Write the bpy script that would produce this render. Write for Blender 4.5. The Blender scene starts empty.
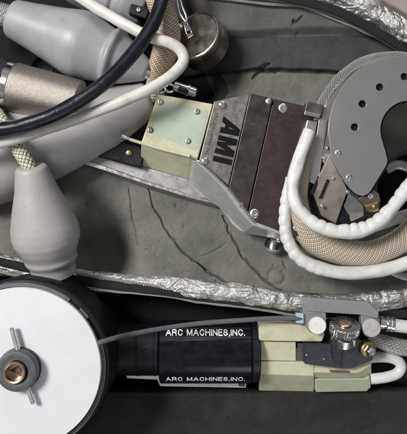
import bpy, bmesh, math, random
import numpy as np
from mathutils import Vector, Matrix, noise
random.seed(7)
S = bpy.context.scene
COL = S.collection
M = 0.001            # everything is laid out in millimetres
H = 620.0            # camera height above the foam, mm
R = math.radians

# ------------------------------------------------------------------ camera, light, exposure
cam = bpy.data.cameras.new('camera'); co = bpy.data.objects.new('camera', cam); COL.objects.link(co)
co.location = (0, 0, H * M); co.rotation_euler = (0, 0, 0)
cam.sensor_fit = 'VERTICAL'; cam.sensor_height = 24
cam.lens = 24 * H / 434.0
cam.clip_start = 0.01; cam.clip_end = 50
S.camera = co
S.render.resolution_x = 960; S.render.resolution_y = 1024
S.view_settings.view_transform = 'Standard'; S.view_settings.look = 'None'
S.view_settings.exposure = 0.0; S.view_settings.gamma = 1
try:
    S.cycles.use_denoising = True
    S.cycles.max_bounces = 8
except Exception: pass
W = bpy.data.worlds.new('World'); S.world = W; W.use_nodes = True
wn = W.node_tree; wn.nodes.clear()
wo = wn.nodes.new('ShaderNodeOutputWorld'); wb = wn.nodes.new('ShaderNodeBackground')
tc = wn.nodes.new('ShaderNodeTexCoord'); sp = wn.nodes.new('ShaderNodeSeparateXYZ'); cr = wn.nodes.new('ShaderNodeValToRGB')
wn.links.new(tc.outputs['Generated'], sp.inputs[0]); wn.links.new(sp.outputs['Z'], cr.inputs[0])
wz = wn.nodes.new('ShaderNodeTexNoise'); wz.inputs['Scale'].default_value = 2.3; wz.inputs['Detail'].default_value = 2
wn.links.new(tc.outputs['Generated'], wz.inputs['Vector'])
wr = wn.nodes.new('ShaderNodeMapRange'); wr.inputs['From Min'].default_value = .38; wr.inputs['From Max'].default_value = .62
wr.inputs['To Min'].default_value = .35; wr.inputs['To Max'].default_value = 1.35; wn.links.new(wz.outputs['Fac'], wr.inputs['Value'])
wm = wn.nodes.new('ShaderNodeMixRGB'); wm.blend_type = 'MULTIPLY'; wm.inputs[0].default_value = 1
wn.links.new(cr.outputs[0], wm.inputs[1]); wn.links.new(wr.outputs[0], wm.inputs[2]); wn.links.new(wm.outputs[0], wb.inputs[0]); wn.links.new(wb.outputs[0], wo.inputs[0])
e = cr.color_ramp.elements                       # a plain room: dim walls, paler ceiling
e[0].position = 0.0; e[0].color = (.05, .05, .055, 1)
e[1].position = 1.0; e[1].color = (.42, .42, .43, 1)
x = e.new(.45); x.color = (.30, .30, .31, 1)
wb.inputs[1].default_value = .72
def area(name, loc, tgt, sx, sy, watt, colr):
    l = bpy.data.lights.new(name, 'AREA'); l.shape = 'RECTANGLE'; l.size = sx; l.size_y = sy
    l.energy = watt; l.color = colr
    o = bpy.data.objects.new(name, l); COL.objects.link(o); o.location = loc
    o.rotation_euler = (Vector(tgt) - Vector(loc)).to_track_quat('-Z', 'Y').to_euler()
    return o
area('ceiling_lamp', (-1.05, .55, 1.55), (0, -.03, 0), .5, .5, 42, (1, .985, .96))
area('front_fill', (.5, -1.7, 1.15), (0, 0, 0), .9, .6, 5.5, (.97, .98, 1))  # unseen fill, no real window; added to brighten front-facing metal
area('window_light', (.35, 1.9, 1.3), (0, 0, 0), 1.2, .5, 7, (.94, .97, 1))

# ------------------------------------------------------------------ materials
MATS = {}
def mat(name, c, rough=.5, metal=0, var=.12, vs=120, bump=0, bs=900, spec=.5, dirt=None, dirt_amt=.3, ds=60,
        rv=.1, coat=0, trans=0, sss=0, stretch=None, scratch=0):
    m = bpy.data.materials.new(name); m.use_nodes = True; n = m.node_tree.nodes; L = m.node_tree.links
    b = n['Principled BSDF']; tc = n.new('ShaderNodeTexCoord')
    src = tc.outputs['Object']
    if stretch:
        mp = n.new('ShaderNodeMapping'); mp.inputs['Rotation'].default_value = (0, 0, stretch[0])
        mp.inputs['Scale'].default_value = (stretch[1], 1, 1); L.new(src, mp.inputs[0]); s2 = mp.outputs[0]
    else: s2 = src
    nz = n.new('ShaderNodeTexNoise'); nz.inputs['Scale'].default_value = vs; nz.inputs['Detail'].default_value = 6
    nz.inputs['Roughness'].default_value = .6
    L.new(s2, nz.inputs['Vector'])
    r = n.new('ShaderNodeValToRGB'); L.new(nz.outputs['Fac'], r.inputs[0])
    r.color_ramp.elements[0].position = .3; r.color_ramp.elements[1].position = .7
    r.color_ramp.elements[0].color = tuple(max(0, v * (1 - var)) for v in c) + (1,)
    r.color_ramp.elements[1].color = tuple(min(1, v * (1 + var)) for v in c) + (1,)
    out = r.outputs[0]
    if dirt:
        n2 = n.new('ShaderNodeTexNoise'); n2.inputs['Scale'].default_value = ds; n2.inputs['Detail'].default_value = 9
        n2.inputs['Roughness'].default_value = .7
        L.new(src, n2.inputs['Vector'])
        r2 = n.new('ShaderNodeValToRGB'); L.new(n2.outputs['Fac'], r2.inputs[0])
        r2.color_ramp.elements[0].position = .52; r2.color_ramp.elements[0].color = (0, 0, 0, 1)
        r2.color_ramp.elements[1].position = .72; r2.color_ramp.elements[1].color = (dirt_amt,) * 3 + (1,)
        mx = n.new('ShaderNodeMixRGB'); L.new(r2.outputs[0], mx.inputs[0]); L.new(out, mx.inputs[1])
        mx.inputs[2].default_value = tuple(dirt) + (1,); out = mx.outputs[0]
    if scratch:
        v = n.new('ShaderNodeTexNoise'); v.inputs['Scale'].default_value = 45; v.inputs['Detail'].default_value = 12
        mp2 = n.new('ShaderNodeMapping'); mp2.inputs['Scale'].default_value = (1, 22, 1); mp2.inputs['Rotation'].default_value = (0, 0, .7)
        L.new(src, mp2.inputs[0]); L.new(mp2.outputs[0], v.inputs['Vector'])
        r3 = n.new('ShaderNodeValToRGB'); L.new(v.outputs['Fac'], r3.inputs[0])
        r3.color_ramp.elements[0].position = .68; r3.color_ramp.elements[0].color = (0, 0, 0, 1)
        r3.color_ramp.elements[1].position = .74; r3.color_ramp.elements[1].color = (scratch,) * 3 + (1,)
        mx = n.new('ShaderNodeMixRGB'); L.new(r3.outputs[0], mx.inputs[0]); L.new(out, mx.inputs[1])
        mx.inputs[2].default_value = (.5, .5, .48, 1); out = mx.outputs[0]
    L.new(out, b.inputs['Base Color'])
    mr = n.new('ShaderNodeMapRange'); mr.inputs['To Min'].default_value = max(.02, rough - rv); mr.inputs['To Max'].default_value = min(1, rough + rv)
    mr.inputs['From Min'].default_value = .3; mr.inputs['From Max'].default_value = .7
    L.new(nz.outputs['Fac'], mr.inputs['Value']); L.new(mr.outputs[0], b.inputs['Roughness'])
    b.inputs['Metallic'].default_value = metal; b.inputs['Specular IOR Level'].default_value = spec
    b.inputs['Coat Weight'].default_value = coat; b.inputs['Coat Roughness'].default_value = .15
    if trans: b.inputs['Transmission Weight'].default_value = trans
    if sss:
        b.inputs['Subsurface Weight'].default_value = sss; b.inputs['Subsurface Radius'].default_value = (1, .9, .6)
        b.inputs['Subsurface Scale'].default_value = .006
    if bump:
        n3 = n.new('ShaderNodeTexNoise'); n3.inputs['Scale'].default_value = bs; n3.inputs['Detail'].default_value = 8
        n3.inputs['Roughness'].default_value = .65
        L.new(s2, n3.inputs['Vector'])
        bp = n.new('ShaderNodeBump'); bp.inputs['Strength'].default_value = bump; bp.inputs['Distance'].default_value = .001
        L.new(n3.outputs['Fac'], bp.inputs['Height']); L.new(bp.outputs[0], b.inputs['Normal'])
    MATS[name] = m
    return m

def weave(name, c_hi, c_lo, F, N, rough=.6, metal=0, bump=1.0, dist=.0006, skew=1.0, wrinkle=0, lo=.0, hi=.9):
    """braid: strands crossing along the tube; UV x = metres along, UV y = turns around"""
    m = bpy.data.materials.new(name); m.use_nodes = True; n = m.node_tree.nodes; L = m.node_tree.links
    b = n['Principled BSDF']
    uv = n.new('ShaderNodeUVMap'); uv.uv_map = 'UVMap'; s = n.new('ShaderNodeSeparateXYZ'); L.new(uv.outputs[0], s.inputs[0])
    tc = n.new('ShaderNodeTexCoord'); nz = n.new('ShaderNodeTexNoise'); nz.inputs['Scale'].default_value = 90
    L.new(tc.outputs['Object'], nz.inputs['Vector'])
    def mth(op, a, bb=None, cc=None):
        q = n.new('ShaderNodeMath'); q.operation = op
        for i, v in enumerate((a, bb, cc)):
            if v is None: continue
            if isinstance(v, (int, float)): q.inputs[i].default_value = v
            else: L.new(v, q.inputs[i])
        return q.outputs[0]
    wob = mth('MULTIPLY', nz.outputs['Fac'], 1.3)
    u = mth('ADD', mth('MULTIPLY', s.outputs['X'], F * 2 * math.pi), wob); v = mth('MULTIPLY', s.outputs['Y'], N * 2 * math.pi)
    a = mth('SINE', mth('ADD', u, v)); bq = mth('SINE', mth('SUBTRACT', u, v))
    d1 = mth('MULTIPLY', a, bq)                         # diamonds
    fine = mth('MULTIPLY', mth('SINE', mth('MULTIPLY', mth('ADD', u, v), 3)), mth('GREATER_THAN', d1, 0))
    fine2 = mth('MULTIPLY', mth('SINE', mth('MULTIPLY', mth('SUBTRACT', u, v), 3)), mth('LESS_THAN', d1, 0))
    h = mth('POWER', mth('ABSOLUTE', d1), .8)
    hh = mth('ADD', h, mth('MULTIPLY', mth('ADD', fine, fine2), .20))
    r = n.new('ShaderNodeValToRGB'); L.new(hh, r.inputs[0])
    r.color_ramp.elements[0].position = lo; r.color_ramp.elements[0].color = tuple(c_lo) + (1,)
    r.color_ramp.elements[1].position = hi; r.color_ramp.elements[1].color = tuple(c_hi) + (1,)
    L.new(r.outputs[0], b.inputs['Base Color'])
    b.inputs['Roughness'].default_value = rough; b.inputs['Metallic'].default_value = metal
    bp = n.new('ShaderNodeBump'); bp.inputs['Strength'].default_value = bump; bp.inputs['Distance'].default_value = dist
    if wrinkle:
        n4 = n.new('ShaderNodeTexNoise'); n4.inputs['Scale'].default_value = 55; n4.inputs['Detail'].default_value = 2.5
        n4.inputs['Distortion'].default_value = 1.2
        L.new(tc.outputs['Object'], n4.inputs['Vector'])
        hh = mth('ADD', mth('MULTIPLY', hh, .06), mth('MULTIPLY', n4.outputs['Fac'], wrinkle))
    L.new(hh, bp.inputs['Height']); L.new(bp.outputs[0], b.inputs['Normal'])
    MATS[name] = m
    return m

mat('foam', (.158, .156, .138), .92, var=.30, vs=24, bump=.55, bs=700, spec=.15, dirt=(.30, .29, .26), dirt_amt=.28, ds=260)
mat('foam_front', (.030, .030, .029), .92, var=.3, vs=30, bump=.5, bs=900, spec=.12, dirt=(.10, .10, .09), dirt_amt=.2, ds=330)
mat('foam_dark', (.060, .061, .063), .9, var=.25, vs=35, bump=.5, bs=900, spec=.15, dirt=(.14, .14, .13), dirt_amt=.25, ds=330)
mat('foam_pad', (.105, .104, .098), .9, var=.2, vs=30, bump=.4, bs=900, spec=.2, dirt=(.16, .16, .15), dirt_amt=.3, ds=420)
mat('foam_recess_shade', (.009, .009, .010), .85, var=.3, vs=60, bump=.3, spec=.2, dirt=(.05, .05, .05), dirt_amt=.25, ds=300)  # black put into the recess foam to stand for deep shade
mat('crack', (.03, .028, .024), .95, spec=.05)
mat('boot_grey', (.32, .32, .332), .40, var=.07, vs=40, bump=.10, bs=500, sss=.0, dirt=(.17, .16, .145), dirt_amt=.3, ds=70, spec=.45, scratch=.12)
mat('boot_warm', (.375, .362, .36), .42, var=.08, vs=40, bump=.10, bs=500, dirt=(.19, .165, .145), dirt_amt=.35, ds=80, spec=.45, scratch=.12)
mat('black_rubber', (.008, .009, .014), .24, var=.3, vs=90, bump=.45, bs=260, rv=.14, spec=.45)
mat('white_rubber', (.64, .63, .59), .38, var=.05, vs=60, bump=.25, bs=260, dirt=(.34, .29, .22), dirt_amt=.5, ds=75)
mat('white_tube', (.66, .66, .645), .32, var=.05, vs=60, bump=.3, bs=260, dirt=(.40, .35, .27), dirt_amt=.55, ds=90)
mat('tin', (.36, .33, .295), .30, 1, var=.15, vs=60, bump=.06, bs=900, rv=.1, dirt=(.2, .17, .14), dirt_amt=.4, ds=50)
mat('connector', (.38, .345, .31), .38, 1, var=.18, vs=500, bump=.45, bs=1700, rv=.08)
mat('steel', (.64, .63, .62), .28, 1, var=.12, vs=150, bump=.08, bs=500, scratch=.25)
mat('skirt_steel', (.62, .62, .61), .32, .6, var=.12, vs=80, bump=.08, bs=500, scratch=.3, dirt=(.3, .29, .27), dirt_amt=.4)
mat('chrome', (.78, .77, .76), .14, 1, var=.05, rv=.05)
mat('dull_steel', (.38, .37, .37), .40, 1, var=.15, vs=120, bump=.12, bs=900, dirt=(.2, .18, .16), dirt_amt=.4)
mat('plate_grey', (.41, .40, .39), .38, .85, var=.012, vs=60, bump=.012, bs=1800, rv=.02, dirt=(.28, .27, .26), dirt_amt=.15, ds=18, scratch=.08)
mat('cover_steel', (.27, .25, .235), .36, .8, var=.10, vs=200, bump=.10, bs=1200, dirt=(.1, .08, .075), dirt_amt=.6, ds=45, scratch=.12)
mat('cover_dark', (.155, .138, .128), .36, .8, var=.25, vs=90, bump=.15, bs=700, dirt=(.16, .14, .13), dirt_amt=.35, ds=160, scratch=.25)  # darker cover steel; on the shoulder it paints in the shade
mat('maroon', (.036, .022, .021), .34, .1, var=.12, vs=70, bump=.12, bs=700, dirt=(.16, .14, .13), dirt_amt=.16, ds=190, scratch=.25)
mat('bracket_brown', (.27, .235, .215), .36, 1, var=.2, vs=60, bump=.1, bs=700, dirt=(.10, .07, .06), dirt_amt=.6, ds=60)
mat('green_resin', (.56, .55, .385), .36, var=.08, vs=70, bump=.08, bs=400, sss=.35, dirt=(.33, .28, .17), dirt_amt=.6, ds=60, coat=.15)
mat('blue_resin', (.43, .50, .395), .34, var=.08, vs=45, bump=.05, bs=300, sss=.15, coat=.3, dirt=(.46, .50, .36), dirt_amt=.9, ds=38)
mat('pale_resin', (.45, .49, .365), .35, var=.06, vs=60, bump=.06, bs=300, sss=.15, coat=.2)
mat('black_plastic', (.008, .009, .012), .36, spec=.3, var=.3, vs=120, bump=.1, bs=600, scratch=.12)
mat('black_gloss', (.005, .006, .010), .20, spec=.3, var=.3, vs=120, scratch=.10, bump=.03)
mat('black_block', (.016, .018, .026), .34, var=.3, vs=300, bump=.25, bs=900, dirt=(.12, .12, .13), dirt_amt=.5, ds=500)
mat('drum_black', (.009, .009, .011), .5, var=.2, vs=120, bump=.05, spec=.22)
mat('ring_grey', (.105, .108, .115), .45, var=.1)
mat('hub_grey', (.075, .08, .085), .42, var=.1, vs=200)
mat('reel_white', (.63, .64, .66), .40, var=.03, vs=30, bump=.02, dirt=(.62, .62, .62), dirt_amt=.35, ds=26)
mat('copper', (.60, .46, .38), .30, 1, var=.1)
mat('copper_dark', (.16, .115, .085), .5, .7, var=.4, vs=300)
mat('brass', (.58, .43, .22), .32, 1, var=.2, vs=200)
mat('ink', (.004, .004, .005), .6, var=.1, spec=.15)
mat('ink_faint', (.085, .075, .07), .5, .3, var=.1)
mat('letter_white', (.85, .85, .84), .5, var=.04)
mat('pin_steel', (.80, .80, .79), .26, .85, var=.05)
mat('gear_steel', (.50, .49, .48), .30, 1, var=.12, vs=300)
mat('grey_plastic', (.30, .31, .31), .28, trans=.25, var=.10, vs=90, bump=.08, dirt=(.4, .4, .39), dirt_amt=.3, coat=.2)
mat('blue_plastic', (.36, .46, .53), .35, var=.05)
mat('cable_grey', (.10, .105, .11), .42, var=.08)
mat('pin_white', (.66, .65, .63), .38, var=.1, vs=300, dirt=(.45, .42, .38), dirt_amt=.5, ds=260)
mat('pin_grey', (.36, .35, .34), .4, .3, var=.1, vs=300, dirt=(.5, .48, .45), dirt_amt=.5, ds=260)
mat('zip_black', (.010, .010, .011), .7, var=.3, vs=600, bump=1, bs=1400)
mat('case_rim', (.30, .265, .235), .55, var=.08)
weave('braid_beige', (.70, .56, .41), (.17, .11, .075), 210, 9, .5, .15, 1, .0006, lo=.0, hi=.6)
weave('braid_cream', (.74, .65, .53), (.22, .16, .11), 215, 12, .55, .1, 1, .0006, lo=.0, hi=.6)
weave('braid_green', (.66, .66, .52), (.16, .17, .10), 130, 4, .6, 0, 1, .0008, lo=.05, hi=.5)
weave('braid_silver', (.85, .84, .82), (.22, .21, .20), 260, 12, .3, .75, 1, .0006, lo=.0, hi=.6)
weave('foil', (.70, .69, .67), (.42, .41, .395), 330, 16, .36, .82, 1, .0024, wrinkle=2.2)
weave('piping', (.62, .60, .53), (.14, .13, .11), 300, 3, .7, 0, 1, .0006, lo=.1, hi=.8)

# ------------------------------------------------------------------ helpers
def P(x, y, z=0.0):
    k = (H - z) / H
    return Vector(((x - 203.5) * k * M, (217 - y) * k * M, z * M))
def kz(z): return (H - z) / H * M

def finish(me, name, m, parent, smooth=True, ang=35, bevel=0, seg=2, label=None):
    for mm in (m if isinstance(m, (list, tuple)) else [m]): me.materials.append(MATS[mm])
    o = bpy.data.objects.new(name, me); COL.objects.link(o)
    if smooth:
        me.polygons.foreach_set('use_smooth', [True] * len(me.polygons))
        try: me.set_sharp_from_angle(angle=R(ang))
        except Exception: pass
    if bevel:
        b = o.modifiers.new('bevel', 'BEVEL'); b.width = bevel * M; b.segments = seg; b.limit_method = 'ANGLE'
        b.angle_limit = R(25); b.harden_normals = True
    if parent is not None:
        o.parent = parent
        root = parent
        off = Vector(parent.get('_o', (0, 0, 0)))
        me.transform(Matrix.Translation(-off)); o['_o'] = tuple(off)
    else:
        vs = np.empty(len(me.vertices) * 3); me.vertices.foreach_get('co', vs); vs = vs.reshape(-1, 3)
        c = Vector(((vs[:, 0].min() + vs[:, 0].max()) / 2, (vs[:, 1].min() + vs[:, 1].max()) / 2, vs[:, 2].min()))
        me.transform(Matrix.Translation(-c)); o.location = c; o['_o'] = tuple(c)
    if label: o['label'] = label
    return o

def thing(name, label, cat, base, group=None):
    o = bpy.data.objects.new(name, None); COL.objects.link(o); p = P(*base); o.location = p; o['_o'] = tuple(p)
    o.empty_display_size = .01
    o['label'] = label; o['category'] = cat
    if group: o['group'] = group
    return o
def tag(o, label, cat, group=None):
    o['label'] = label; o['category'] = cat
    if group: o['group'] = group
    return o

def solid(name, top, m, parent=None, bot=None, depth=5, bevel=.6, seg=2, label=None):
    """solid block: top outline [(px,py,z)] and bottom outline, either given or straight down by depth mm"""
    T = [P(*t) for t in top]
    B = [P(*t) for t in bot] if bot else [Vector((t.x, t.y, t.z - depth * M)) for t in T]
    n = len(T); me = bpy.data.meshes.new(name); bm = bmesh.new()
    tv = [bm.verts.new(v) for v in T]; bv = [bm.verts.new(v) for v in B]
    bm.faces.new(tv); bm.faces.new(bv[::-1])
    for i in range(n): bm.faces.new((tv[i], bv[i], bv[(i + 1) % n], tv[(i + 1) % n]))
    bmesh.ops.recalc_face_normals(bm, faces=bm.faces); bm.to_mesh(me); bm.free()
    return finish(me, name, m, parent, bevel=bevel, seg=seg, label=label)

def lathe_mesh(name, p0, p1, prof, n=48, hexa=None, caps=True):
    """prof: [(mm along, mm radius)]"""
    p0 = Vector(p0); d = (Vector(p1) - p0).normalized()
    a = d.cross(Vector((0, 0, 1)));
    if a.length < .05: a = d.cross(Vector((0, 1, 0)))
    a.normalize(); b = d.cross(a)
    bm = bmesh.new(); uvl = bm.loops.layers.uv.new('UVMap'); rings = []
    for k, (s, r) in enumerate(prof):
        ring = []
        for i in range(n):
            t = 2 * math.pi * i / n; rr = r
            if hexa and k in hexa:
                q = (t % (math.pi / 3)) - math.pi / 6; rr = r * math.cos(math.pi / 6) / math.cos(q)
            ring.append(bm.verts.new(p0 + d * s * M + (a * math.cos(t) + b * math.sin(t)) * rr * M))
        rings.append(ring)
    for k in range(len(rings) - 1):
        for i in range(n):
            f = bm.faces.new((rings[k][i], rings[k][(i + 1) % n], rings[k + 1][(i + 1) % n], rings[k + 1][i]))
            for l, (u, v) in zip(f.loops, ((k, i), (k, i + 1), (k + 1, i + 1), (k + 1, i))):
                l[uvl].uv = (prof[u][0] * M, v / n)
    if caps:
        bm.faces.new(rings[0][::-1]); bm.faces.new(rings[-1])
    bmesh.ops.recalc_face_normals(bm, faces=bm.faces)
    me = bpy.data.meshes.new(name); bm.to_mesh(me); bm.free(); return me
def lathe(name, p0, p1, prof, m, parent=None, n=48, hexa=None, ang=35, bevel=0, label=None):
    return finish(lathe_mesh(name, p0, p1, prof, n, hexa), name, m, parent, ang=ang, bevel=bevel, label=label)

def crom(pts, step):
    pts = [np.array(p, float) for p in pts]
    pts = [2 * pts[0] - pts[1]] + pts + [2 * pts[-1] - pts[-2]]
    out = []
    for i in range(1, len(pts) - 2):
        p0, p1, p2, p3 = pts[i - 1:i + 3]; L = np.linalg.norm((p2 - p1)[:3]); n = max(2, int(L / step))
        for k in range(n):
            t = k / n
            out.append(.5 * (2 * p1 + (p2 - p0) * t + (2 * p0 - 5 * p1 + 4 * p2 - p3) * t * t + (3 * p1 - p0 - 3 * p2 + p3) * t ** 3))
    out.append(pts[-2]); return out

def tube(name, pts, m, parent=None, r=None, n=20, step=2.0, mod=None, flat=1.0, label=None, wob=0, roll=0):
    """pts: (px,py,z[,radius mm]); swept round tube with UVs; flat squashes it in height"""
    q = [tuple(p) + ((r,) if len(p) == 3 else ()) for p in pts]
    C = crom(q, step); W_ = [P(c[0], c[1], c[2]) for c in C]; bm = bmesh.new(); uvl = bm.loops.layers.uv.new('UVMap')
    s = 0; rings = []; ss = []
    up = Vector((0, 0, 1)); a = None
    for i, w in enumerate(W_):
        t = (W_[min(i + 1, len(W_) - 1)] - W_[max(i - 1, 0)]).normalized()
        if a is None: a = t.cross(up) if abs(t.z) < .9 else t.cross(Vector((0, 1, 0)))
        a = (a - t * a.dot(t)).normalized(); b = a.cross(t)
        if i: s += (w - W_[i - 1]).length
        rr = C[i][3]; ring = []
        for k in range(n):
            th = 2 * math.pi * k / n + roll; f = mod(s / M, th) if mod else 1
            if wob: f *= 1 + wob * noise.noise(Vector((w.x * 60 + 3, w.y * 60 + math.cos(th), math.sin(th))))
            ring.append(bm.verts.new(w + (a * math.cos(th) + b * math.sin(th) * flat) * rr * f * M))
        rings.append(ring); ss.append(s)
    for i in range(len(rings) - 1):
        for k in range(n):
            f = bm.faces.new((rings[i][k], rings[i][(k + 1) % n], rings[i + 1][(k + 1) % n], rings[i + 1][k]))
            for l, (u, v) in zip(f.loops, ((i, k), (i, k + 1), (i + 1, k + 1), (i + 1, k))): l[uvl].uv = (ss[u], v / n)
    bm.faces.new(rings[0][::-1]); bm.faces.new(rings[-1])
    bmesh.ops.recalc_face_normals(bm, faces=bm.faces)
    me = bpy.data.meshes.new(name); bm.to_mesh(me); bm.free()
    return finish(me, name, m, parent, ang=60, label=label)

def curve_mesh(name, splines, thick, bev=.25):
    """flat plate from 2-D outlines (mm); inner outlines become holes"""
    cu = bpy.data.curves.new(name, 'CURVE'); cu.dimensions = '2D'; cu.fill_mode = 'BOTH'
    for pts in splines:
        sp_ = cu.splines.new('POLY'); sp_.points.add(len(pts) - 1)
        for i, (x_, y_) in enumerate(pts): sp_.points[i].co = (x_, y_, 0, 1)
        sp_.use_cyclic_u = True
    cu.extrude = max(.01, thick / 2 - bev); cu.bevel_depth = bev; cu.bevel_resolution = 2; cu.offset = -bev
    o = bpy.data.objects.new(name + '_c', cu); COL.objects.link(o)
    me = bpy.data.meshes.new_from_object(o.evaluated_get(bpy.context.evaluated_depsgraph_get()))
    bpy.data.objects.remove(o); bpy.data.curves.remove(cu); me.name = name; return me
def plate(name, outline, z, thick, m, parent, holes=(), bev=.25, label=None):
    """outline in px at height z (its top)"""
    k = (H - z) / H; f = lambda p: ((p[0] - 203.5) * k, (217 - p[1]) * k)
    sp_ = [[f(p) for p in outline]]
    for (hx, hy, hr) in holes: sp_.append([f((hx + hr * math.cos(t * math.pi / 12), hy + hr * math.sin(t * math.pi / 12))) for t in range(24)])
    me = curve_mesh(name, sp_, thick, bev)
    me.transform(Matrix.Translation((0, 0, (z - thick / 2) * M)) @ Matrix.Scale(M, 4))
    return finish(me, name, m, parent, ang=30, label=label)
def text_mesh(body, size, off=0, thick=.12, sx=1, spacing=1):
    cu = bpy.data.curves.new('t', 'FONT'); cu.body = body; cu.size = size; cu.offset = off; cu.extrude = thick
    cu.space_character = spacing; cu.align_x = 'CENTER'; cu.align_y = 'CENTER'; cu.resolution_u = 3
    o = bpy.data.objects.new('t', cu); COL.objects.link(o)
    me = bpy.data.meshes.new_from_object(o.evaluated_get(bpy.context.evaluated_depsgraph_get()))
    bpy.data.objects.remove(o); bpy.data.curves.remove(cu); me.transform(Matrix.Diagonal((sx, 1, 1, 1))); return me

def screw(x, y, z, r, parent, m='steel', h=1.6, name='screw', rec=True, tilt=(0, 0), slot=False, label=None):
    p = P(x, y, z); d = Vector((tilt[0], tilt[1], 1)).normalized(); R_ = r * (H - z) / H
    pr = [(-1.5, R_), (h * .45, R_), (h * .8, R_ * .88), (h, R_ * .62)]
    hx = None
    if rec: pr += [(h, R_ * .5), (h * .35, R_ * .44), (h * .3, R_ * .01)]; hx = (4, 5)
    else: pr += [(h * 1.02, R_ * .05)]
    return lathe(name, p, p + d, pr, m, parent, n=24, hexa=hx, ang=30, label=label)

# ------------------------------------------------------------------ the foam lining (one moulded sheet)
def sstep(a, b, x):
    t = np.clip((x - a) / (b - a), 0, 1); return t * t * (3 - 2 * t)
xs = np.concatenate([np.linspace(-200, -22, 30), np.arange(-20, 428, .52), np.linspace(430, 620, 30)])
ys = np.concatenate([np.linspace(-190, -22, 30), np.arange(-20, 455, .52), np.linspace(457, 640, 30)])
X, Y = np.meshgrid(xs, ys)
rng = np.random.RandomState(3)
def vnoise(X, Y, sc, seed):
    r_ = np.random.RandomState(seed); g = r_.rand(256, 256); x = X / sc + 100; y = Y / sc + 100
    xi = np.floor(x).astype(int); yi = np.floor(y).astype(int); fx = x - xi; fy = y - yi; fx = fx * fx * (3 - 2 * fx); fy = fy * fy * (3 - 2 * fy)
    a = g[yi % 256, xi % 256]; b = g[yi % 256, (xi + 1) % 256]; c = g[(yi + 1) % 256, xi % 256]; d = g[(yi + 1) % 256, (xi + 1) % 256]
    return (a * (1 - fx) + b * fx) * (1 - fy) + (c * (1 - fx) + d * fx) * fy - .5
wv = vnoise(X, Y, 22, 1) * 3 + vnoise(X, Y, 7, 2) * 1.1
Yw = Y + wv; Xw = X + vnoise(X, Y, 20, 5) * 3
Z = vnoise(X, Y, 55, 3) * 5 + vnoise(X, Y, 20, 4) * 1.6 + vnoise(X, Y, 6, 6) * .5 + vnoise(X, Y, 2, 7) * .22
# hollow added by the neck of the boot to deepen the shade beside it
Z -= 34 * np.exp(-((((X - 100) / 28) ** 2 + ((Y - 248) / 34) ** 2) ** 1.5))
pad = 1 - sstep(68, 71.5, Yw * 0 + Y + vnoise(X, Y, 26, 8) * 5 + vnoise(X, Y, 7, 41) * 1.2 - (X - 200) * .02)
pad *= sstep(150, 215, X)
Z += pad * 9 + (1 - sstep(36, 44, Y + vnoise(X, Y, 40, 9) * 6 + (X - 230) * .03)) * 9 * sstep(150, 215, X)
rec = (1 - sstep(-12, 18, (Yw - 150) + (Xw - 60) * .33)) * (1 - sstep(198, 262, Xw - (Y - 90) * .5))   # deep recess under the boots
Z -= rec * 34
low = sstep(286, 297, Y + (200 - X) * .06) * (1 - sstep(391, 396, Y + vnoise(X, Y, 60, 10) * 2.5))
Z -= low * 40
front = sstep(391, 396, Y + vnoise(X, Y, 60, 10) * 2.5)
Z -= front * 12
hr = np.sqrt((X - 420) ** 2 + (Y - 192) ** 2); hin = 1 - sstep(30, 46, hr); Z -= hin * 34
# cracks and tears in the foam
def crack(pts, w, d, step=0):
    global Z, CR
    best = np.full(X.shape, 1e9); side = np.zeros(X.shape); tpos = np.zeros(X.shape)
    for i in range(len(pts) - 1):
        ax, ay = pts[i]; bx, by = pts[i + 1]; dx, dy = bx - ax, by - ay; L2 = dx * dx + dy * dy
        t = np.clip(((X - ax) * dx + (Y - ay) * dy) / L2, 0, 1); ex = X - ax - t * dx; ey = Y - ay - t * dy; dd = np.hypot(ex, ey)
        u = dd < best; best[u] = dd[u]; side[u] = np.sign(ex * dy - ey * dx)[u]; tpos[u] = (i + t)[u] / (len(pts) - 1)
    ww = w * (.55 + .9 * np.sin(np.pi * np.clip(tpos, .03, .97))) * (1 + .8 * vnoise(X, Y, 4, 11))
    Z -= d * np.exp(-(best / ww) ** 2)
    if step: Z += step * np.exp(-best / 14) * (side > 0) * np.sin(np.pi * tpos)
    CR |= (best < ww * .42)
CR = np.zeros(X.shape, bool)
def jag(pts, amp=1.3, seed=0):
    r_ = random.Random(seed); out = []
    for i in range(len(pts) - 1):
        (ax, ay), (bx, by) = pts[i], pts[i + 1]; n_ = max(2, int(math.hypot(bx - ax, by - ay) / 5))
        for k in range(n_): t = k / n_; out.append((ax + (bx - ax) * t + r_.uniform(-amp, amp) * (k > 0), ay + (by - ay) * t + r_.uniform(-amp, amp) * (k > 0)))
    out.append(pts[-1]); return out
crack(jag([(148, 188), (153, 206), (168, 232), (184, 253), (207, 271)], .9, 1), .8, 3.2, 2.0)
crack(jag([(129, 188), (132, 218), (138, 246)], .9, 2), .7, 2, 1.2)
crack(jag([(223, 216), (234, 240), (243, 258), (262, 278), (283, 291)], 1.6, 3), 1.0, 3.4, 2.8)
crack(jag([(198, 263), (212, 275), (232, 287)], 1, 4), .9, 3, 2)
crack(jag([(200, 256), (216, 250), (226, 243)], 1, 5), .6, 1, .4)
crack(jag([(253, 78), (262, 70), (269, 66)], 1, 7), 1.5, 3.4, 2)
crack(jag([(262, 71), (276, 73)], 1, 8), 1.0, 2.5)
crack(jag([(291, 26), (294, 27)], .5, 9), 2.0, 4.5)
crack(jag([(294, 27), (300, 22)], .5, 10), .8, 3)
crack(jag([(283, 262), (286, 268)], .5, 11), .9, 2)
Z += -1.2 * np.exp(-((np.hypot(X - 277, Y - 277) - 8) / 2.2) ** 2)
rp = np.random.RandomState(21)
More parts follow.
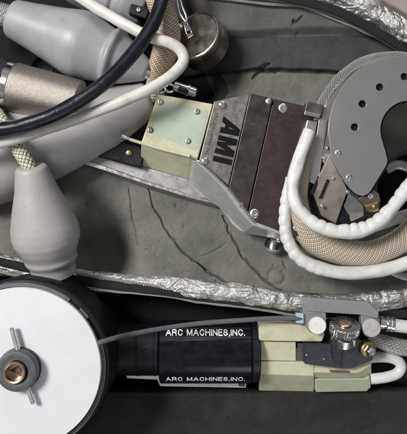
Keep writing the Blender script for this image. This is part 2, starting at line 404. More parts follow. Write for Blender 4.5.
for _ in range(420):                                   # pits and little dents in the soft foam
    px_, py_ = rp.uniform(-5, 410), rp.uniform(75, 290) if rp.rand() < .7 else rp.uniform(0, 434); rr_ = rp.uniform(.5, 1.3) * (2.2 if rp.rand() < .08 else 1)
    i0, i1 = np.searchsorted(xs, [px_ - 4 * rr_, px_ + 4 * rr_]); j0, j1 = np.searchsorted(ys, [py_ - 4 * rr_, py_ + 4 * rr_])
    if i1 > i0 and j1 > j0:
        q_ = np.exp(-((X[j0:j1, i0:i1] - px_) ** 2 + ((Y[j0:j1, i0:i1] - py_) * rp.uniform(.6, 1.6)) ** 2) / rr_ ** 2)
        Z[j0:j1, i0:i1] -= q_ * rp.uniform(.4, 1.5) * (1 if rp.rand() < .75 else -.6)
Z += np.abs(vnoise(X + wv * 3, Y, 38, 31)) * 3.0 - .8
Z += np.abs(vnoise(X, Y + wv, 9, 32)) * .5
ny, nx = X.shape
V = np.stack([(X - 203.5) * M, (217 - Y) * M, Z * M], -1).reshape(-1, 3)
idx = np.arange(nx * ny).reshape(ny, nx)
F = np.stack([idx[:-1, :-1], idx[1:, :-1], idx[1:, 1:], idx[:-1, 1:]], -1).reshape(-1, 4)
me = bpy.data.meshes.new('foam_lining'); me.vertices.add(len(V)); me.vertices.foreach_set('co', V.ravel())
me.loops.add(F.size); me.loops.foreach_set('vertex_index', F.ravel()); me.polygons.add(len(F))
me.polygons.foreach_set('loop_start', np.arange(0, F.size, 4)); me.polygons.foreach_set('loop_total', np.full(len(F), 4))
me.update(calc_edges=True)
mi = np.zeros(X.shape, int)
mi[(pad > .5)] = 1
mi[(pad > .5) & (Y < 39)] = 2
mi[rec > .45] = 1; mi[rec > .8] = 3; mi[low > .12] = 3; mi[front > .5] = 4; mi[hin > .3] = 3  # recess slopes and floors coloured darker in place of the shade inside them
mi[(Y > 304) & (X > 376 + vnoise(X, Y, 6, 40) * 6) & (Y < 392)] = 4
o = finish(me, 'foam_lining', ['foam', 'foam_dark', 'foam_pad', 'foam_recess_shade', 'foam_front'], None, ang=80)
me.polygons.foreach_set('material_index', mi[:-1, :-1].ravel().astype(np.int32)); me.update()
o['kind'] = 'structure'

cs = solid('case_rim', [(374, -40, 40), (520, -40, 40), (520, 70, 40), (407, 14, 40), (380, -2, 40)], 'case_rim', depth=60, bevel=3, seg=3)
tag(cs, 'beige rim of the case at the top right corner behind the silver sleeve', 'case rim')

# ------------------------------------------------------------------ zipped silver sleeves
def sleeve(name, path, rad, zpath, ppath, lab, cat, z0=0):
    t = thing(name, lab, cat, path[0][:2] + (0,), group='zipped silver cable sleeves')
    tube('fabric', path, 'foil', t, r=rad, n=88, step=1.0, flat=.72, wob=.16, mod=lambda s, th: 1 + .17 * (abs(noise.noise(Vector((s * .055, 2.2 * math.cos(th), 2.2 * math.sin(th))))) ** .8 - .25) + .09 * abs(noise.noise(Vector((s * .16 + 9, 5 * math.cos(th), 5 * math.sin(th))))))
    tube('zipper', zpath, 'zip_black', t, n=24, r=4.4, step=.5, flat=.42, mod=lambda s, th: 1 + .09 * math.sin(s * 2.2) * abs(math.sin(th * 2)))
    for i, pp in enumerate(ppath): tube('piping', pp, 'piping', t, r=1.25, n=10, step=1.5, wob=.5)
    return t
sleeve('zipped_sleeve', [(-30, 258, 3), (0, 264, 4), (30, 270, 4), (77, 279, 3), (130, 284, 2), (170, 286, 4), (205, 291, 5), (250, 295, 6), (300, 303, 5), (340, 304, 4), (380, 300, 4), (440, 294, 4)], 9.5,
       [(-30, 255, 10), (0, 262, 11), (32, 269, 11), (77, 280, 10), (130, 288, 9), (170, 293, 9), (205, 300, 8), (250, 305, 8), (300, 312, 7), (350, 316, 5), (440, 312, 4)],
       [[(-30, 266, 8), (0, 272, 9), (32, 279, 9), (77, 287, 8), (130, 293, 9), (170, 297, 9), (205, 303, 9), (250, 308, 9), (300, 316, 8), (340, 319, 7)],
        [(77, 274, 11), (130, 282, 9.5), (170, 288, 9.5), (205, 296, 9.5), (250, 300.5, 9.5), (300, 308, 8)]],
       'silver zipped sleeve running across the middle, above the white reel and black tool', 'cable sleeve')
sleeve('zipped_sleeve', [(215, -38, 20), (270, -30, 20), (320, -14, 20), (345, -6, 20), (367, 4, 20), (389, 16, 20), (413, 31, 20), (447, 56, 20)], 14.5,
       [(215, -16, 30), (270, -6, 31), (302, 1, 31), (330, 8.5, 31), (352, 18, 31), (374, 30.5, 31), (396, 44, 31), (430, 70, 30)],
       [[(200, -6, 22), (231, 0, 22), (264, 3.5, 22), (302, 7, 22), (335, 19.5, 22), (369, 34, 22), (395, 49, 22), (430, 76, 22)],
        [(225, -10, 21), (264, -1, 21), (300, 5, 21), (335, 16.5, 21), (369, 31, 21)]],
       'silver zipped sleeve with cream piping crossing the top right corner', 'cable sleeve')

# ------------------------------------------------------------------ grey boots, top left
def boot(name, p0, p1, prof, m, lab, seed=0):
    """prof in px along the axis p0->p1"""
    a = P(*p0); b = P(*p1); k = (H - p0[2]) / H
    pr = [(s * k, r * k) for s, r in prof]
    L_ = []
    for i in range(len(pr) - 1):                      # ease between stations
        (s0, r0), (s1, r1) = pr[i], pr[i + 1]; n_ = max(1, int((s1 - s0) / 1.3))
        for q in range(n_): L_.append((s0 + (s1 - s0) * q / n_, r0 + (r1 - r0) * q / n_))
    L_.append(pr[-1])
    for _ in range(1): L_ = [L_[0]] + [((L_[i - 1][0] + 2 * L_[i][0] + L_[i + 1][0]) / 4, (L_[i - 1][1] + 2 * L_[i][1] + L_[i + 1][1]) / 4) for i in range(1, len(L_) - 1)] + [L_[-1]]
    return tag(lathe(name, a, b, L_, m, None, n=72, ang=60), lab, 'cable boot', 'grey rubber cable boots')
bA = boot('cable_boot', (10, 17.5, 34), (150, 72, 40), [(0, 8), (.3, 15), (3, 19), (20, 22), (50, 28), (70, 33), (76, 33.8), (82, 33.6), (96, 29.5), (104, 27.5), (108.5, 27), (109.5, 31), (111, 31.8), (114, 31.8), (115.5, 30.8), (116.5, 26.5), (126, 22), (148, 10.5), (150, 9.5), (150.2, 4)],
          'boot_grey', 'grey rubber boot with a raised ring, topmost and touching the upper left edge')
tube('cable', [(-40, 8, 30), (-10, 12, 32), (14, 18, 34)], 'braid_silver', bA, r=11, n=32)
lathe('cable_fitting', P(148, 71, 40), P(160, 76, 40), [(0, 8), (10, 8), (10.2, 7), (17, 6.5), (17.2, 3)], 'chrome', bA)
bB = boot('cable_boot', (-42, 176, 19), (150, 99, 24), [(0, 20), (3, 30), (10, 41), (45, 43.5), (60, 43), (68, 42.5), (95, 39), (105, 38), (130, 35), (140, 34), (158, 32), (184, 24), (198, 20), (205, 19), (208.5, 16.5), (208.8, 6)],
          'boot_warm', 'large warm grey boot lying under the white and black cables, beside the green block')
tube('cable', [(148, 100, 30), (153, 97, 32), (160, 90, 36)], 'braid_green', bB, r=6, n=24)
bC = boot('cable_boot', (31, 166, 72), (52, 262, 38), [(0, 8.2), (-.2, 13.8), (1.0, 15.4), (4, 16.6), (24, 21.5), (46, 29), (64, 34.5), (72, 35.6), (80, 35), (90, 31), (96, 28), (98, 27.6), (99.5, 27.0), (101, 28.0), (104, 27.6), (106.5, 25.2), (109, 24), (121, 23.5), (121.3, 12)],
          'boot_warm', 'upright grey boot with its narrow mouth up, standing behind the white reel')
tube('braided_cable', [(-14, 100, 30), (0, 119, 66), (11, 138, 73), (21, 153, 75), (29, 166, 74), (34, 178, 70)], 'braid_green', bC, r=6.6, n=28)

# boots behind, cut by the upper edge
bD = boot('cable_boot', (70, -22, 10), (122, 2, 12), [(0, 14), (4, 22), (30, 24), (52, 24), (53, 21), (56, 21), (57, 24), (66, 23), (84, 14), (84.3, 6)],
          'boot_grey', 'grey boot mostly out of frame, behind the white cable at the upper edge')
blk = thing('cable_clamp', 'small dark clamp block between the upper boots and the beige braid', 'clamp', (140, 6, 0))
solid('clamp_body', [(131, 3, 34), (150, 8, 34), (147, 19, 34), (128, 13, 34)], 'black_plastic', blk, depth=30, bevel=1.5)
screw(139, 10, 34, 2.5, blk, 'dull_steel')
tg = thing('socket_ring', 'black round rubber ring in the hollow between upper boot and metal connector', 'ring', (42, 68, -20))
lathe('ring', P(42, 68, -10), P(42, 68, 20), [(0, 12), (22, 12), (23, 11.4), (23, 10), (20, 9.6), (18, 1)], 'black_plastic', tg)

# metal connector
kn = thing('metal_connector', 'bronze grey grained metal connector barrel with polished ring', 'connector', (40, 95, 20))
ax0, ax1 = P(-40, 72, 52), P(80, 104, 52)
lathe('barrel', P(14, 87, 50), ax1, [(0, 20), (.8, 22.5), (40, 21.8), (62, 21.2), (63, 19), (63.2, 8)], 'connector', kn, n=64)
lathe('polished_ring', P(7, 84.6, 50), ax1, [(0, 20), (.6, 21.6), (6.4, 21.6), (7, 20.2), (7.2, 15)], 'chrome', kn, n=64)
lathe('rear_nut', P(-38, 74, 50), ax1, [(0, 15), (1, 22), (20, 22.5), (28, 23.5), (38, 23.5), (40, 22), (43.6, 21), (44, 12)], 'maroon', kn, n=64)

# ------------------------------------------------------------------ long cables over the boots
tag(tube('black_cable', [(176, -60, 62), (166, -20, 68), (161, 2, 72), (154, 22, 78), (141, 43, 84), (121, 67, 90), (98, 88, 94), (74, 104, 96), (50, 116, 98), (24, 125, 98), (0, 130, 98), (-30, 135, 95)], 'black_rubber', r=6.1, n=28, wob=.06),
    'thick glossy black cable curving over the grey boots at upper left', 'cable')
tag(tube('white_cable', [(40, -24, 56), (75, -6, 62), (100, 10, 66), (128, 26, 72), (150, 37, 74), (170, 43, 72), (181, 51, 70), (183, 62, 70), (172, 75, 74), (152, 88, 80), (128, 99, 82), (100, 110, 82), (70, 121, 82), (40, 131, 84), (18, 138, 87), (-4, 144, 86), (-40, 154, 80)], 'white_rubber', r=5.0, n=28, wob=.08),
    'dirty white cable with a hairpin bend beside the beige braid, crossing the boots', 'cable')
tag(tube('braided_sleeve', [(152, -40, 40, 11), (158, -5, 46, 11.5), (163, 12, 48, 12), (167, 30, 48, 12.5), (166, 48, 46, 12.2), (160, 66, 42, 11), (154, 84, 36, 8), (150, 98, 30, 5)], 'braid_beige', n=40, step=1.2, wob=.08),
    'beige woven metal braid hanging from the top edge behind the black cable', 'braided sleeve', 'woven beige braids')

# small snap hook with strap ring + zip pull
hk = thing('snap_hook', 'small chrome snap hook lying behind the green block', 'snap hook', (183, 90, 30))
lathe('barrel', P(174, 85.5, 44), P(196, 92.5, 44), [(0, 3.8), (.8, 4.8), (13, 4.8), (13.3, 5.6), (15, 5.6), (15.3, 4.6), (21, 4.6), (22, 3.8), (22.2, 2)], 'chrome', hk, n=32)
lathe('black_band', P(178, 88.5, 47), P(192, 93, 47), [(0, 2), (.4, 2.7), (10, 2.7), (10.5, 2)], 'black_plastic', hk, n=20)
tube('hook_loop', [(174, 86, 44), (168, 84, 44), (165, 88, 44), (168, 92, 44), (173, 91, 44)], 'chrome', hk, r=1.3, n=12)
tube('ring', [(168, 86, 45), (160, 87, 43), (155, 91, 41), (161, 93, 41), (168, 90, 44)], 'chrome', hk, r=.9, n=10)
zp = thing('zip_pull', 'small steel zipper pull tab dangling against the round metal cap', 'zip pull', (187, 25, 50))
lp = [(176, -6, 50), (178, 6, 52), (180, 14, 53), (186, 22, 54), (186, 16, 53), (182, 6, 52), (179, -6, 50)]
tube('wire_loop', lp, 'steel', zp, r=1.2, n=12)
pl = [(183, 22), (187, 20.5), (191.5, 30), (193, 35), (188, 38), (186, 33)]
plate('pull_tab', pl, 54, 2, 'chrome', zp, holes=[(188.8, 32, 2.2), (186, 24.5, 1.1)])
tube('slider', [(177, 25, 50), (182, 27, 51)], 'steel', zp, r=2.2, n=12)

# round metal cap, tilted towards the lens' right
cp = thing('metal_canister', 'round bronze grey metal canister with a lipped rim, right of the beige braid', 'canister', (203, 42, 0))
cdir = Vector((-.50, .32, 1)).normalized()
cb = P(206, 48, 20)
lathe('canister_body', cb, cb + cdir, [(0, 10), (.1, 23.5), (1, 24.5), (15, 24.5), (15.4, 23.2), (16.5, 23.2), (17, 24.8), (23, 24.8), (24, 24), (24.3, 22.8), (23.3, 22), (23.2, .1)], 'tin', cp, n=72)

# ------------------------------------------------------------------ WELDING HEAD (upper)
wh = thing('welding_head', 'steel welding head with black logo plate, green block and C-shaped clamp plate', 'welding head', (260, 150, 0))
# rail underneath
solid('rail', [(60, 140, 14), (112, 157, 14), (150, 168, 14), (205, 183, 14), (222, 203, 14), (217, 205, 14), (189, 197.5, 14), (150, 186, 14), (105, 170, 14), (60, 156, 14)], 'dull_steel', wh,
      bot=[(60, 140, 4), (112, 157, 4), (150, 168, 4), (205, 183, 4), (222, 205, 4), (217, 208, 4), (189, 200.5, 4), (150, 189, 4), (105, 173, 4), (60, 159, 4)], bevel=1)
solid('rail_edge', [(60, 152, 16), (105, 166, 16), (150, 182, 16), (189, 194, 16), (217, 201.5, 16), (218, 205, 16), (189, 198, 16), (150, 186, 16), (105, 171, 16), (60, 157, 16)], 'steel', wh, depth=3, bevel=.8)
solid('dark_link', [(100, 136, 26), (146, 148, 26), (141, 168, 26), (96, 156, 26)], 'black_plastic', wh, depth=14, bevel=1.5)
screw(129, 153, 27, 3.2, wh, 'brass', rec=False)
# green insulating block
gb = solid('insulating_block', [(158, 94, 46), (213, 104, 46), (198, 158, 46), (141, 143, 46)], 'green_resin', wh,
      bot=[(156, 97, 14), (211, 107, 14), (193, 181, 12), (140.5, 166, 12)], bevel=1.2, seg=3)
plate('blue_inlay', [(161, 101), (208, 111), (199, 147), (195, 150), (150, 132)], 46.15, 2, 'blue_resin', gb, bev=.03)
for (sx, sy, mm) in ((160.5, 102, 'dull_steel'), (197, 111.5, 'dull_steel'), (150.5, 130, 'bracket_brown'), (188, 141, 'dull_steel')):
    screw(sx, sy, 46.4, 3.0, gb, mm, h=1.2)
tube('tie_rod', [(124, 137, 42), (132, 140, 43), (160, 148.5, 45), (190, 156, 46)], 'green_resin', wh, r=1.6, n=14)
lathe('rod_tip', P(122, 136.5, 42), P(132, 140, 43), [(0, 1.5), (.5, 2.6), (5, 2.6), (5.3, 1.7), (8, 1.7)], 'chrome', wh, n=20)
# cover: logo panel, sloping shoulder of the same plate with its shade put into the colour
zc = 56
solid('logo_panel', [(214, 101.5, zc), (250, 93.5, zc), (228.5, 186, zc - 4), (199, 160.5, zc - 4)], 'cover_steel', wh,
      bot=[(214, 102, 40), (250, 94, 40), (228.5, 186, 38), (199.5, 160, 38)], bevel=.8)
solid('shoulder', [(250.6, 93.5, zc), (273, 98.5, zc - 9), (247, 213, zc - 10), (229, 187, zc - 4)], 'cover_dark', wh,
      bot=[(251, 94, 30), (273, 99.5, 30), (247, 212, 30), (230, 187, 30)], bevel=.7)
solid('dark_plate', [(273.6, 98.7, 46), (314, 108, 46), (312, 160, 46), (298, 236, 46), (291, 235.5, 46), (254, 222, 46), (248, 213.5, 46)], 'maroon', wh, depth=14, bevel=.7)
solid('under_body', [(215, 106, 32), (310, 112, 32), (296, 230, 32), (254, 219, 32), (203, 160, 32)], 'cover_dark', wh, depth=26, bevel=1)
# bright folded skirt along the lower left edge
solid('skirt', [(192, 160, 50), (199.5, 160, 54), (230, 188, 52), (256, 222, 46), (292, 236, 46), (292, 238, 45), (253, 225.5, 44), (240, 212, 46), (226, 192, 50), (198, 164, 50)], 'skirt_steel', wh,
      bot=[(189, 180, 20), (195, 181, 20), (229, 205, 18), (254, 225, 24), (292, 238, 30), (291, 241, 24), (243, 233, 16), (233, 224, 16), (218, 206.5, 16), (188, 186, 18)], bevel=.5)
tube('skirt_edge', [(193, 159, 51), (199, 161.5, 54.5), (214, 174.5, 54), (228, 188.5, 53), (241, 205, 50), (254, 222.5, 47.5)], 'chrome', wh, r=.9, n=10, step=3)
solid('lower_flange', [(216, 200, 20), (221, 198, 21), (243, 224, 21), (292, 239, 26), (291, 242.5, 25), (240, 231, 19), (232, 224, 19)], 'skirt_steel', wh, depth=3, bevel=.8)
screw(222.5, 105, zc - .2, 3.6, wh, 'chrome', name='rivet', rec=False, h=2.4)
screw(205, 161.2, zc - 4, 3.6, wh, 'chrome', name='rivet', rec=False, h=2.4)
screw(268.5, 101.5, zc - 8, 3.3, wh, 'steel', name='rivet', rec=False, h=2)
screw(241.5, 205, zc - 9, 2.8, wh, 'brass', name='rivet', rec=False, h=2)
screw(283, 108, 46, 4.6, wh, 'steel', h=.9)
screw(254.5, 213.5, 46, 4.6, wh, 'steel', h=.9)
screw(296, 228, 46, 3.0, wh, 'steel', h=.9)
# the logo: three heavy letters running down the panel
def letters(parent):
    A = [(0, 0), (9.5, 21), (16.5, 21), (17.5, 0), (11.5, 0), (11.3, 4.2), (8, 4.2), (6.3, 0)]
    Ah = [(9.6, 8.6), (11.2, 8.6), (11.1, 15.5)]
    Mm = [(20, 0), (20, 21), (26.5, 21), (28.5, 10.5), (32.5, 21), (39, 21), (39, 0), (33.6, 0), (33.8, 11), (30.2, 0), (26.6, 0), (25.2, 11), (25.2, 0)]
    I = [(41.8, 0), (41.8, 21), (47.4, 21), (47.4, 0)]
    th = R(-104); k = (H - zc) / H; s = .98
    for nm, sp_ in (('logo_letter_a', [A, Ah]), ('logo_letter_m', [Mm]), ('logo_letter_i', [I])):
        me = curve_mesh(nm, [[(x_ * s * .9, y_ * s * .86) for x_, y_ in q] for q in sp_], .5, .02)
        me.transform(Matrix.Scale(M, 4))
        slope = Matrix.Rotation(math.atan2(4, 90) * 1.0, 4, 'X')
        me.transform(Matrix.Translation(P(223.6, 116.0, zc + .15 - 1.0)) @ slope @ Matrix.Rotation(th, 4, 'Z'))
        finish(me, nm, 'ink', parent, smooth=False)
letters(wh)
tm = text_mesh('ARC MACHINES INC', 3.9, 0, .1, 1.0, 1.15); tm.transform(Matrix.Scale(M, 4))
tm.transform(Matrix.Translation(P(211.6, 133.5, zc - 1.2)) @ Matrix.Rotation(math.atan2(4, 90), 4, 'X') @ Matrix.Rotation(R(-104.5), 4, 'Z'))
finish(tm, 'small_lettering', 'ink_faint', wh, smooth=False)
# thumb screw under the flange
lathe('thumb_screw', P(273, 247, 8), P(276, 232, 26), [(0, 3), (.3, 8.5), (3.5, 9), (4, 7.5), (4.2, 4), (14, 4), (14.3, 2)], 'steel', wh, n=40)
screw(279, 240, 22, 2.4, wh, 'chrome', rec=False)
# C-shaped clamp plates
def cplate(dx, dy, extra):
    cx, cy = 403 + dx, 130 + dy; out = []
    for a in range(-20, 186, 5): out.append((cx + (74.5 + extra) * math.cos(R(a)), cy - (74.5 + extra) * math.sin(R(a))))
    out += [(331.5 + dx, 158 + dy), (338 + dx, 171 + dy), (346 + dx, 183.5 + dy), (353.5 + dx, 192 + dy), (358.5 + dx, 195 + dy), (363.5 + dx, 195.8 + dy), (368 + dx, 194 + dy), (371 + dx, 190.5 + dy), (386.5 + dx, 165 + dy), (387.6 + dx, 160 + dy), (386 + dx, 153 + dy)]
    for a in range(195, -25, -6): out.append((410 + dx + 29.5 * math.cos(R(a)), 130 + dy - 29.5 * math.sin(R(a))))
    return out
plate('rear_clamp_plate', cplate(-9, 3, 0), 50, 6, 'plate_grey', wh, bev=.6)
plate('clamp_plate', cplate(0, 0, 0), 66, 4, 'plate_grey', wh, bev=.35,
      holes=[(404.5, 76.5, 3.7), (379.8, 87, 3.7), (362.5, 103.8, 3.7), (354.7, 127, 3.7), (430, 84, 3.7), (448, 105, 3.7)])
plate('hub_block', cplate(1.5, 1, -4), 61, 10, 'black_plastic', wh, bev=.4)
screw(338, 153, 66, 3.2, wh, 'steel', h=.8); screw(349, 177.5, 66, 3.2, wh, 'steel', h=.8)
for q in ((326, 158), (318, 186), (330, 148)): screw(q[0] - 2, q[1], 51, 1.6, wh, 'chrome', rec=False, h=1)
# bracket between cover and clamp
solid('side_bracket', [(330, 152, 59), (348, 190, 59), (336, 224, 52), (321, 216, 50), (312, 192, 50)], 'bracket_brown', wh, depth=20, bevel=.7)
solid('bracket_slot', [(318, 176, 53), (321, 178, 53), (312.5, 196, 51.5), (310, 193, 51.5)], 'black_plastic', wh, depth=4, bevel=.2)
solid('bracket_rib', [(327, 179, 57.2), (329.5, 180, 57.2), (321, 199, 54.6), (319, 198, 54.6)], 'black_plastic', wh, depth=4, bevel=.2)
for q in ((333.5, 178.5), (322, 206)): screw(q[0], q[1], 57.5, 1.8, wh, 'steel', rec=False, h=.9)
solid('tip_holder', [(349, 192, 56), (357, 199, 56), (364, 204, 55), (364, 216, 50), (351, 222, 48), (343, 206, 52)], 'dull_steel', wh, depth=16, bevel=.8)
solid('tip_slot', [(340, 205, 53.4), (350, 216, 50.5), (345, 226, 49), (337, 219, 50)], 'black_plastic', wh, depth=10, bevel=.5)
solid('tip_block', [(357, 199, 60), (372, 188, 60), (379, 193, 60), (381, 201, 60), (378, 212, 54), (366, 208, 56)], 'bracket_brown', wh, depth=14, bevel=1)
solid('tip_glint', [(364.5, 205.5, 58.5), (378, 201.5, 60.8), (379, 210.5, 57.5), (375, 212, 56), (367, 211.5, 56)], 'brass', wh, depth=3, bevel=.4)  # brass piece added to stand in for a cream reflection on the block
screw(370.5, 196, 60, 3.2, wh, 'steel', h=1.6); screw(374, 207, 59, 1.5, wh, 'steel', rec=False, h=1); screw(348, 192, 62, 2.2, wh, 'steel', rec=False, h=1)
# clamp at the tube inlet
solid('inlet_block', [(307, 101, 56), (324, 105, 56), (321, 116, 56), (304.5, 112, 56)], 'cover_dark', wh, depth=16, bevel=.6)
solid('inlet_stripe', [(305, 111, 57.5), (320, 114.5, 57.5), (319.3, 118, 57.5), (304.4, 114.5, 57.5)], 'chrome', wh, depth=2, bevel=.4)
solid('inlet_tongue', [(307, 119, 54), (318, 121, 54), (313, 150, 52), (300, 147, 52)], 'steel', wh, depth=10, bevel=1.5)
solid('inner_side_wall', [(319, 118, 52), (328, 120, 52), (318, 186, 50), (309, 182, 50)], 'plate_grey', wh, depth=10, bevel=.6)
# dark arm behind the gap and guide arc
tube('guide_arc', [(386, 170, 20), (396, 165, 20), (408, 168, 20), (430, 185, 20)], 'dull_steel', wh, r=5, n=20, flat=.6)
solid('guide_arm', [(352, 225, 26), (410, 208, 26), (412, 220, 26), (356, 240, 26)], 'dull_steel', wh, depth=8, bevel=1)

# silver braid hugging the outside of the clamp plate
tag(tube('silver_braid', [(317, 118, 44), (321, 106, 46), (330, 90, 48), (342, 76, 48), (357, 65, 48), (374, 58.5, 48), (392, 56, 44), (410, 58, 40)], 'braid_silver', r=4.6, n=28, step=1.2, wob=.15),
    'thin silver braid curving along the outer edge of the C-shaped clamp plate', 'braided sleeve')

# ------------------------------------------------------------------ hoses on the welding head
rb = random.Random(5)
ph = [rb.uniform(0, 6) for _ in range(9)]
def bumps(a, f, lo, hi, soft=18, side=0.0):
    def g(s, th):
        w = max(0, min(1, (s - lo) / soft)) * max(0, min(1, (hi - s) / soft))
        q = s * f * (1 + .0) + 1.6 * noise.noise(Vector((s * .035, 3, 1)))
        am = .55 + .9 * noise.noise(Vector((s * .05, 9, 2)))
        return 1 + a * w * am * (abs(math.sin(q)) ** .8 - .6) * (.45 + .55 * math.cos(th - side)) + .02 * math.sin(s * .21)
    return g
tag(tube('white_hose', [(309, 131, 60, 5.8), (303, 148, 62, 5.8), (296, 168, 64, 5.8), (292.5, 188, 64, 5.8), (297, 206, 66, 5.8), (309, 220, 68, 5.8), (326, 229, 70, 6.4), (346, 232, 70, 6.6), (364, 229, 70, 6.6), (380, 220.5, 70, 6.4), (393, 207, 68, 6.2), (406, 190, 64, 6.2), (425, 165, 60, 6.2)],
         'white_tube', n=32, step=.8, mod=bumps(.36, .33, 70, 205, side=R(180)), wob=.14),
    'white wrapped hose looping below the bracket, inner one of the two loops', 'hose', 'white wrapped hoses')
tag(tube('white_hose', [(291, 178, 44, 5.6), (286.5, 200, 44, 5.8), (284.5, 222, 44, 6), (289, 243, 44, 6), (301, 259, 44, 6), (322, 269, 44, 6.2), (350, 273, 42, 6.3), (380, 270.5, 40, 6.3), (407, 263, 38, 6.3), (440, 250, 36, 6.3)],
         'white_tube', n=32, step=.8, mod=bumps(.34, .36, 4, 112, side=R(0)), wob=.12),
    'white wrapped hose forming the outer loop, lowest over the foam', 'hose', 'white wrapped hoses')
tag(tube('braided_sleeve', [(315, 136, 50, 3.2), (310, 155, 50, 4), (304, 178, 50, 5), (300, 200, 46, 7.5), (302, 222, 40, 11), (315, 241, 36, 12), (340, 252, 34, 12), (368, 254, 34, 12), (392, 245.5, 34, 12), (410, 233, 34, 12), (440, 205, 34, 12)],
         'braid_cream', n=48, step=1.0, wob=.05),
    'cream woven braid looping between the two white hoses', 'braided sleeve', 'woven beige braids')
tag(tube('steel_strap', [(290, 233, 30), (330, 252, 18), (348, 264, 10), (372, 262, 8), (400, 275, 6), (430, 282, 6)], 'dull_steel', r=4, n=16, flat=.3),
    'thin flat steel strap lying beneath the cream braid loop', 'strap')

# ------------------------------------------------------------------ WIRE REEL
rl = thing('wire_reel', 'white faced wire reel with black drum and copper-bushed hub', 'wire reel', (20, 368, -38))
c0 = P(20.5, 368, 85); cbase = Vector((c0.x, c0.y, -.038)); up = cbase + Vector((0, 0, 1))
kR = kz(85) / M
lathe('drum', cbase, up, [(0, 72), (.6, 75), (58, 75), (59, 73), (60, 73), (61, 76.5), (108, 77), (113, 76.5), (114.6, 75.8), (115.4, 74.6), (115.4, 71), (116, 70.6), (116, 20)], 'drum_black', rl, n=160)
lathe('face_disc', Vector((c0.x, c0.y, .0784)), up, [(0, 60), (.1, 69.3), (5.6, 69.6), (6.5, 69.0), (6.6, 5)], 'reel_white', rl, n=160)
def arcseg(a0, a1, r0, r1, z):
    out = []; n_ = max(3, int((a1 - a0) / 3))
    for i in range(n_ + 1): a = R(a0 + (a1 - a0) * i / n_); out.append((20.5 + r1 * math.cos(a), 368 - r1 * math.sin(a)))
    for i in range(n_, -1, -1): a = R(a0 + (a1 - a0) * i / n_); out.append((20.5 + r0 * math.cos(a), 368 - r0 * math.sin(a)))
    return out
for (a0, a1) in ((54, 135), (36.5, 45), (-62, 17.5), (150, 215)):
    plate('rim_segment', arcseg(a0, a1, 81.3, 85.3, 80), 79.3, 2.4, 'ring_grey', rl, bev=.3)
hub = lathe('hub_collar', P(20.5, 368, 85), Vector((c0.x, c0.y, 1)), [(-2, 17), (0, 17.8), (11, 17.6), (12.5, 16.6), (12.9, 14.5), (12.7, 11), (12, 9.6), (-1.5, 9.6)], 'hub_grey', rl, n=72)
lathe('hub_groove', P(20.5, 368, 85), Vector((c0.x, c0.y, 1)), [(0, 18.2), (4, 18.2), (4.4, 17)], 'black_plastic', rl, n=72)
hc = P(17.6, 369.3, 98)
# bushing: open tube
bu = lathe('copper_bushing', Vector((c0.x - .001, c0.y - .0005, .088)), Vector((c0.x - .001, c0.y - .0005, 1)), [(0, 9.4), (12.5, 9.4), (13.5, 8.8), (13.5, 8), (13, 7.1), (2, 6.8), (1.9, .1)], 'copper', rl, n=60)
lathe('bushing_bore', Vector((c0.x - .001, c0.y - .0005, .0905)), Vector((c0.x - .001, c0.y - .0005, 1)), [(0, 6.2), (1.0, 5.8), (1.8, .1)], 'copper_dark', bu, n=3)
for (p, q) in (((11.5, 327.5, 91), (18.5, 352, 91)), ((26, 383, 91), (33.5, 404, 91))):
    d = (P(*q) - P(*p)).length / M
    lathe('cross_pin', P(*p), P(*q), [(0, 1.6), (.6, 2.2), (d - .6, 2.2), (d, 1.6)], 'pin_steel', rl, n=20)
tag(tube('wire_conduit', [(98, 343.2, 88.5), (104, 341.2, 87), (117, 337.5, 80), (135, 333.5, 64), (165, 328, 52), (200, 323.4, 44), (240, 320.4, 40), (275, 318.3, 38), (303, 318.5, 36)], 'cable_grey', r=2.3, n=18),
    'thin dark grey wire conduit leading from the reel to the grey bracket', 'conduit')

# ------------------------------------------------------------------ BLACK TOOL (lower)
tl = thing('wire_feed_tool', 'black cylindrical tool lettered on two sides with pale green blocks and worm gear', 'welding tool', (245, 355, -38))
yc, zt = 351.5, 0
def xcyl(name, x0, x1, r, m, parent=tl, n=64, bev=1.0, ya=yc, za=zt):
    p0 = P(x0, ya, za); p1 = P(x1, ya, za); d = (p1 - p0).length / M
    return lathe(name, p0, p1, [(0, r - bev - 2), (.01, r - bev), (bev, r), (d - bev, r), (d - .01, r - bev), (d, r - bev - 2)], m, parent, n=n, ang=40)
xcyl('rear_housing', 118, 160, 25.5, 'black_plastic', ya=349.5)
for i in range(9): xcyl('rear_rib', 121 + i * 4.2, 122.6 + i * 4.2, 26.1, 'black_plastic', bev=.4, ya=349.5) if i in (0, 4, 8) else None
body = xcyl('barrel', 160.5, 250, 31, 'black_gloss')
xcyl('front_collar', 250.2, 258.5, 30, 'black_plastic')
xcyl('rear_shaft', 96, 118, 14, 'black_plastic', ya=352)
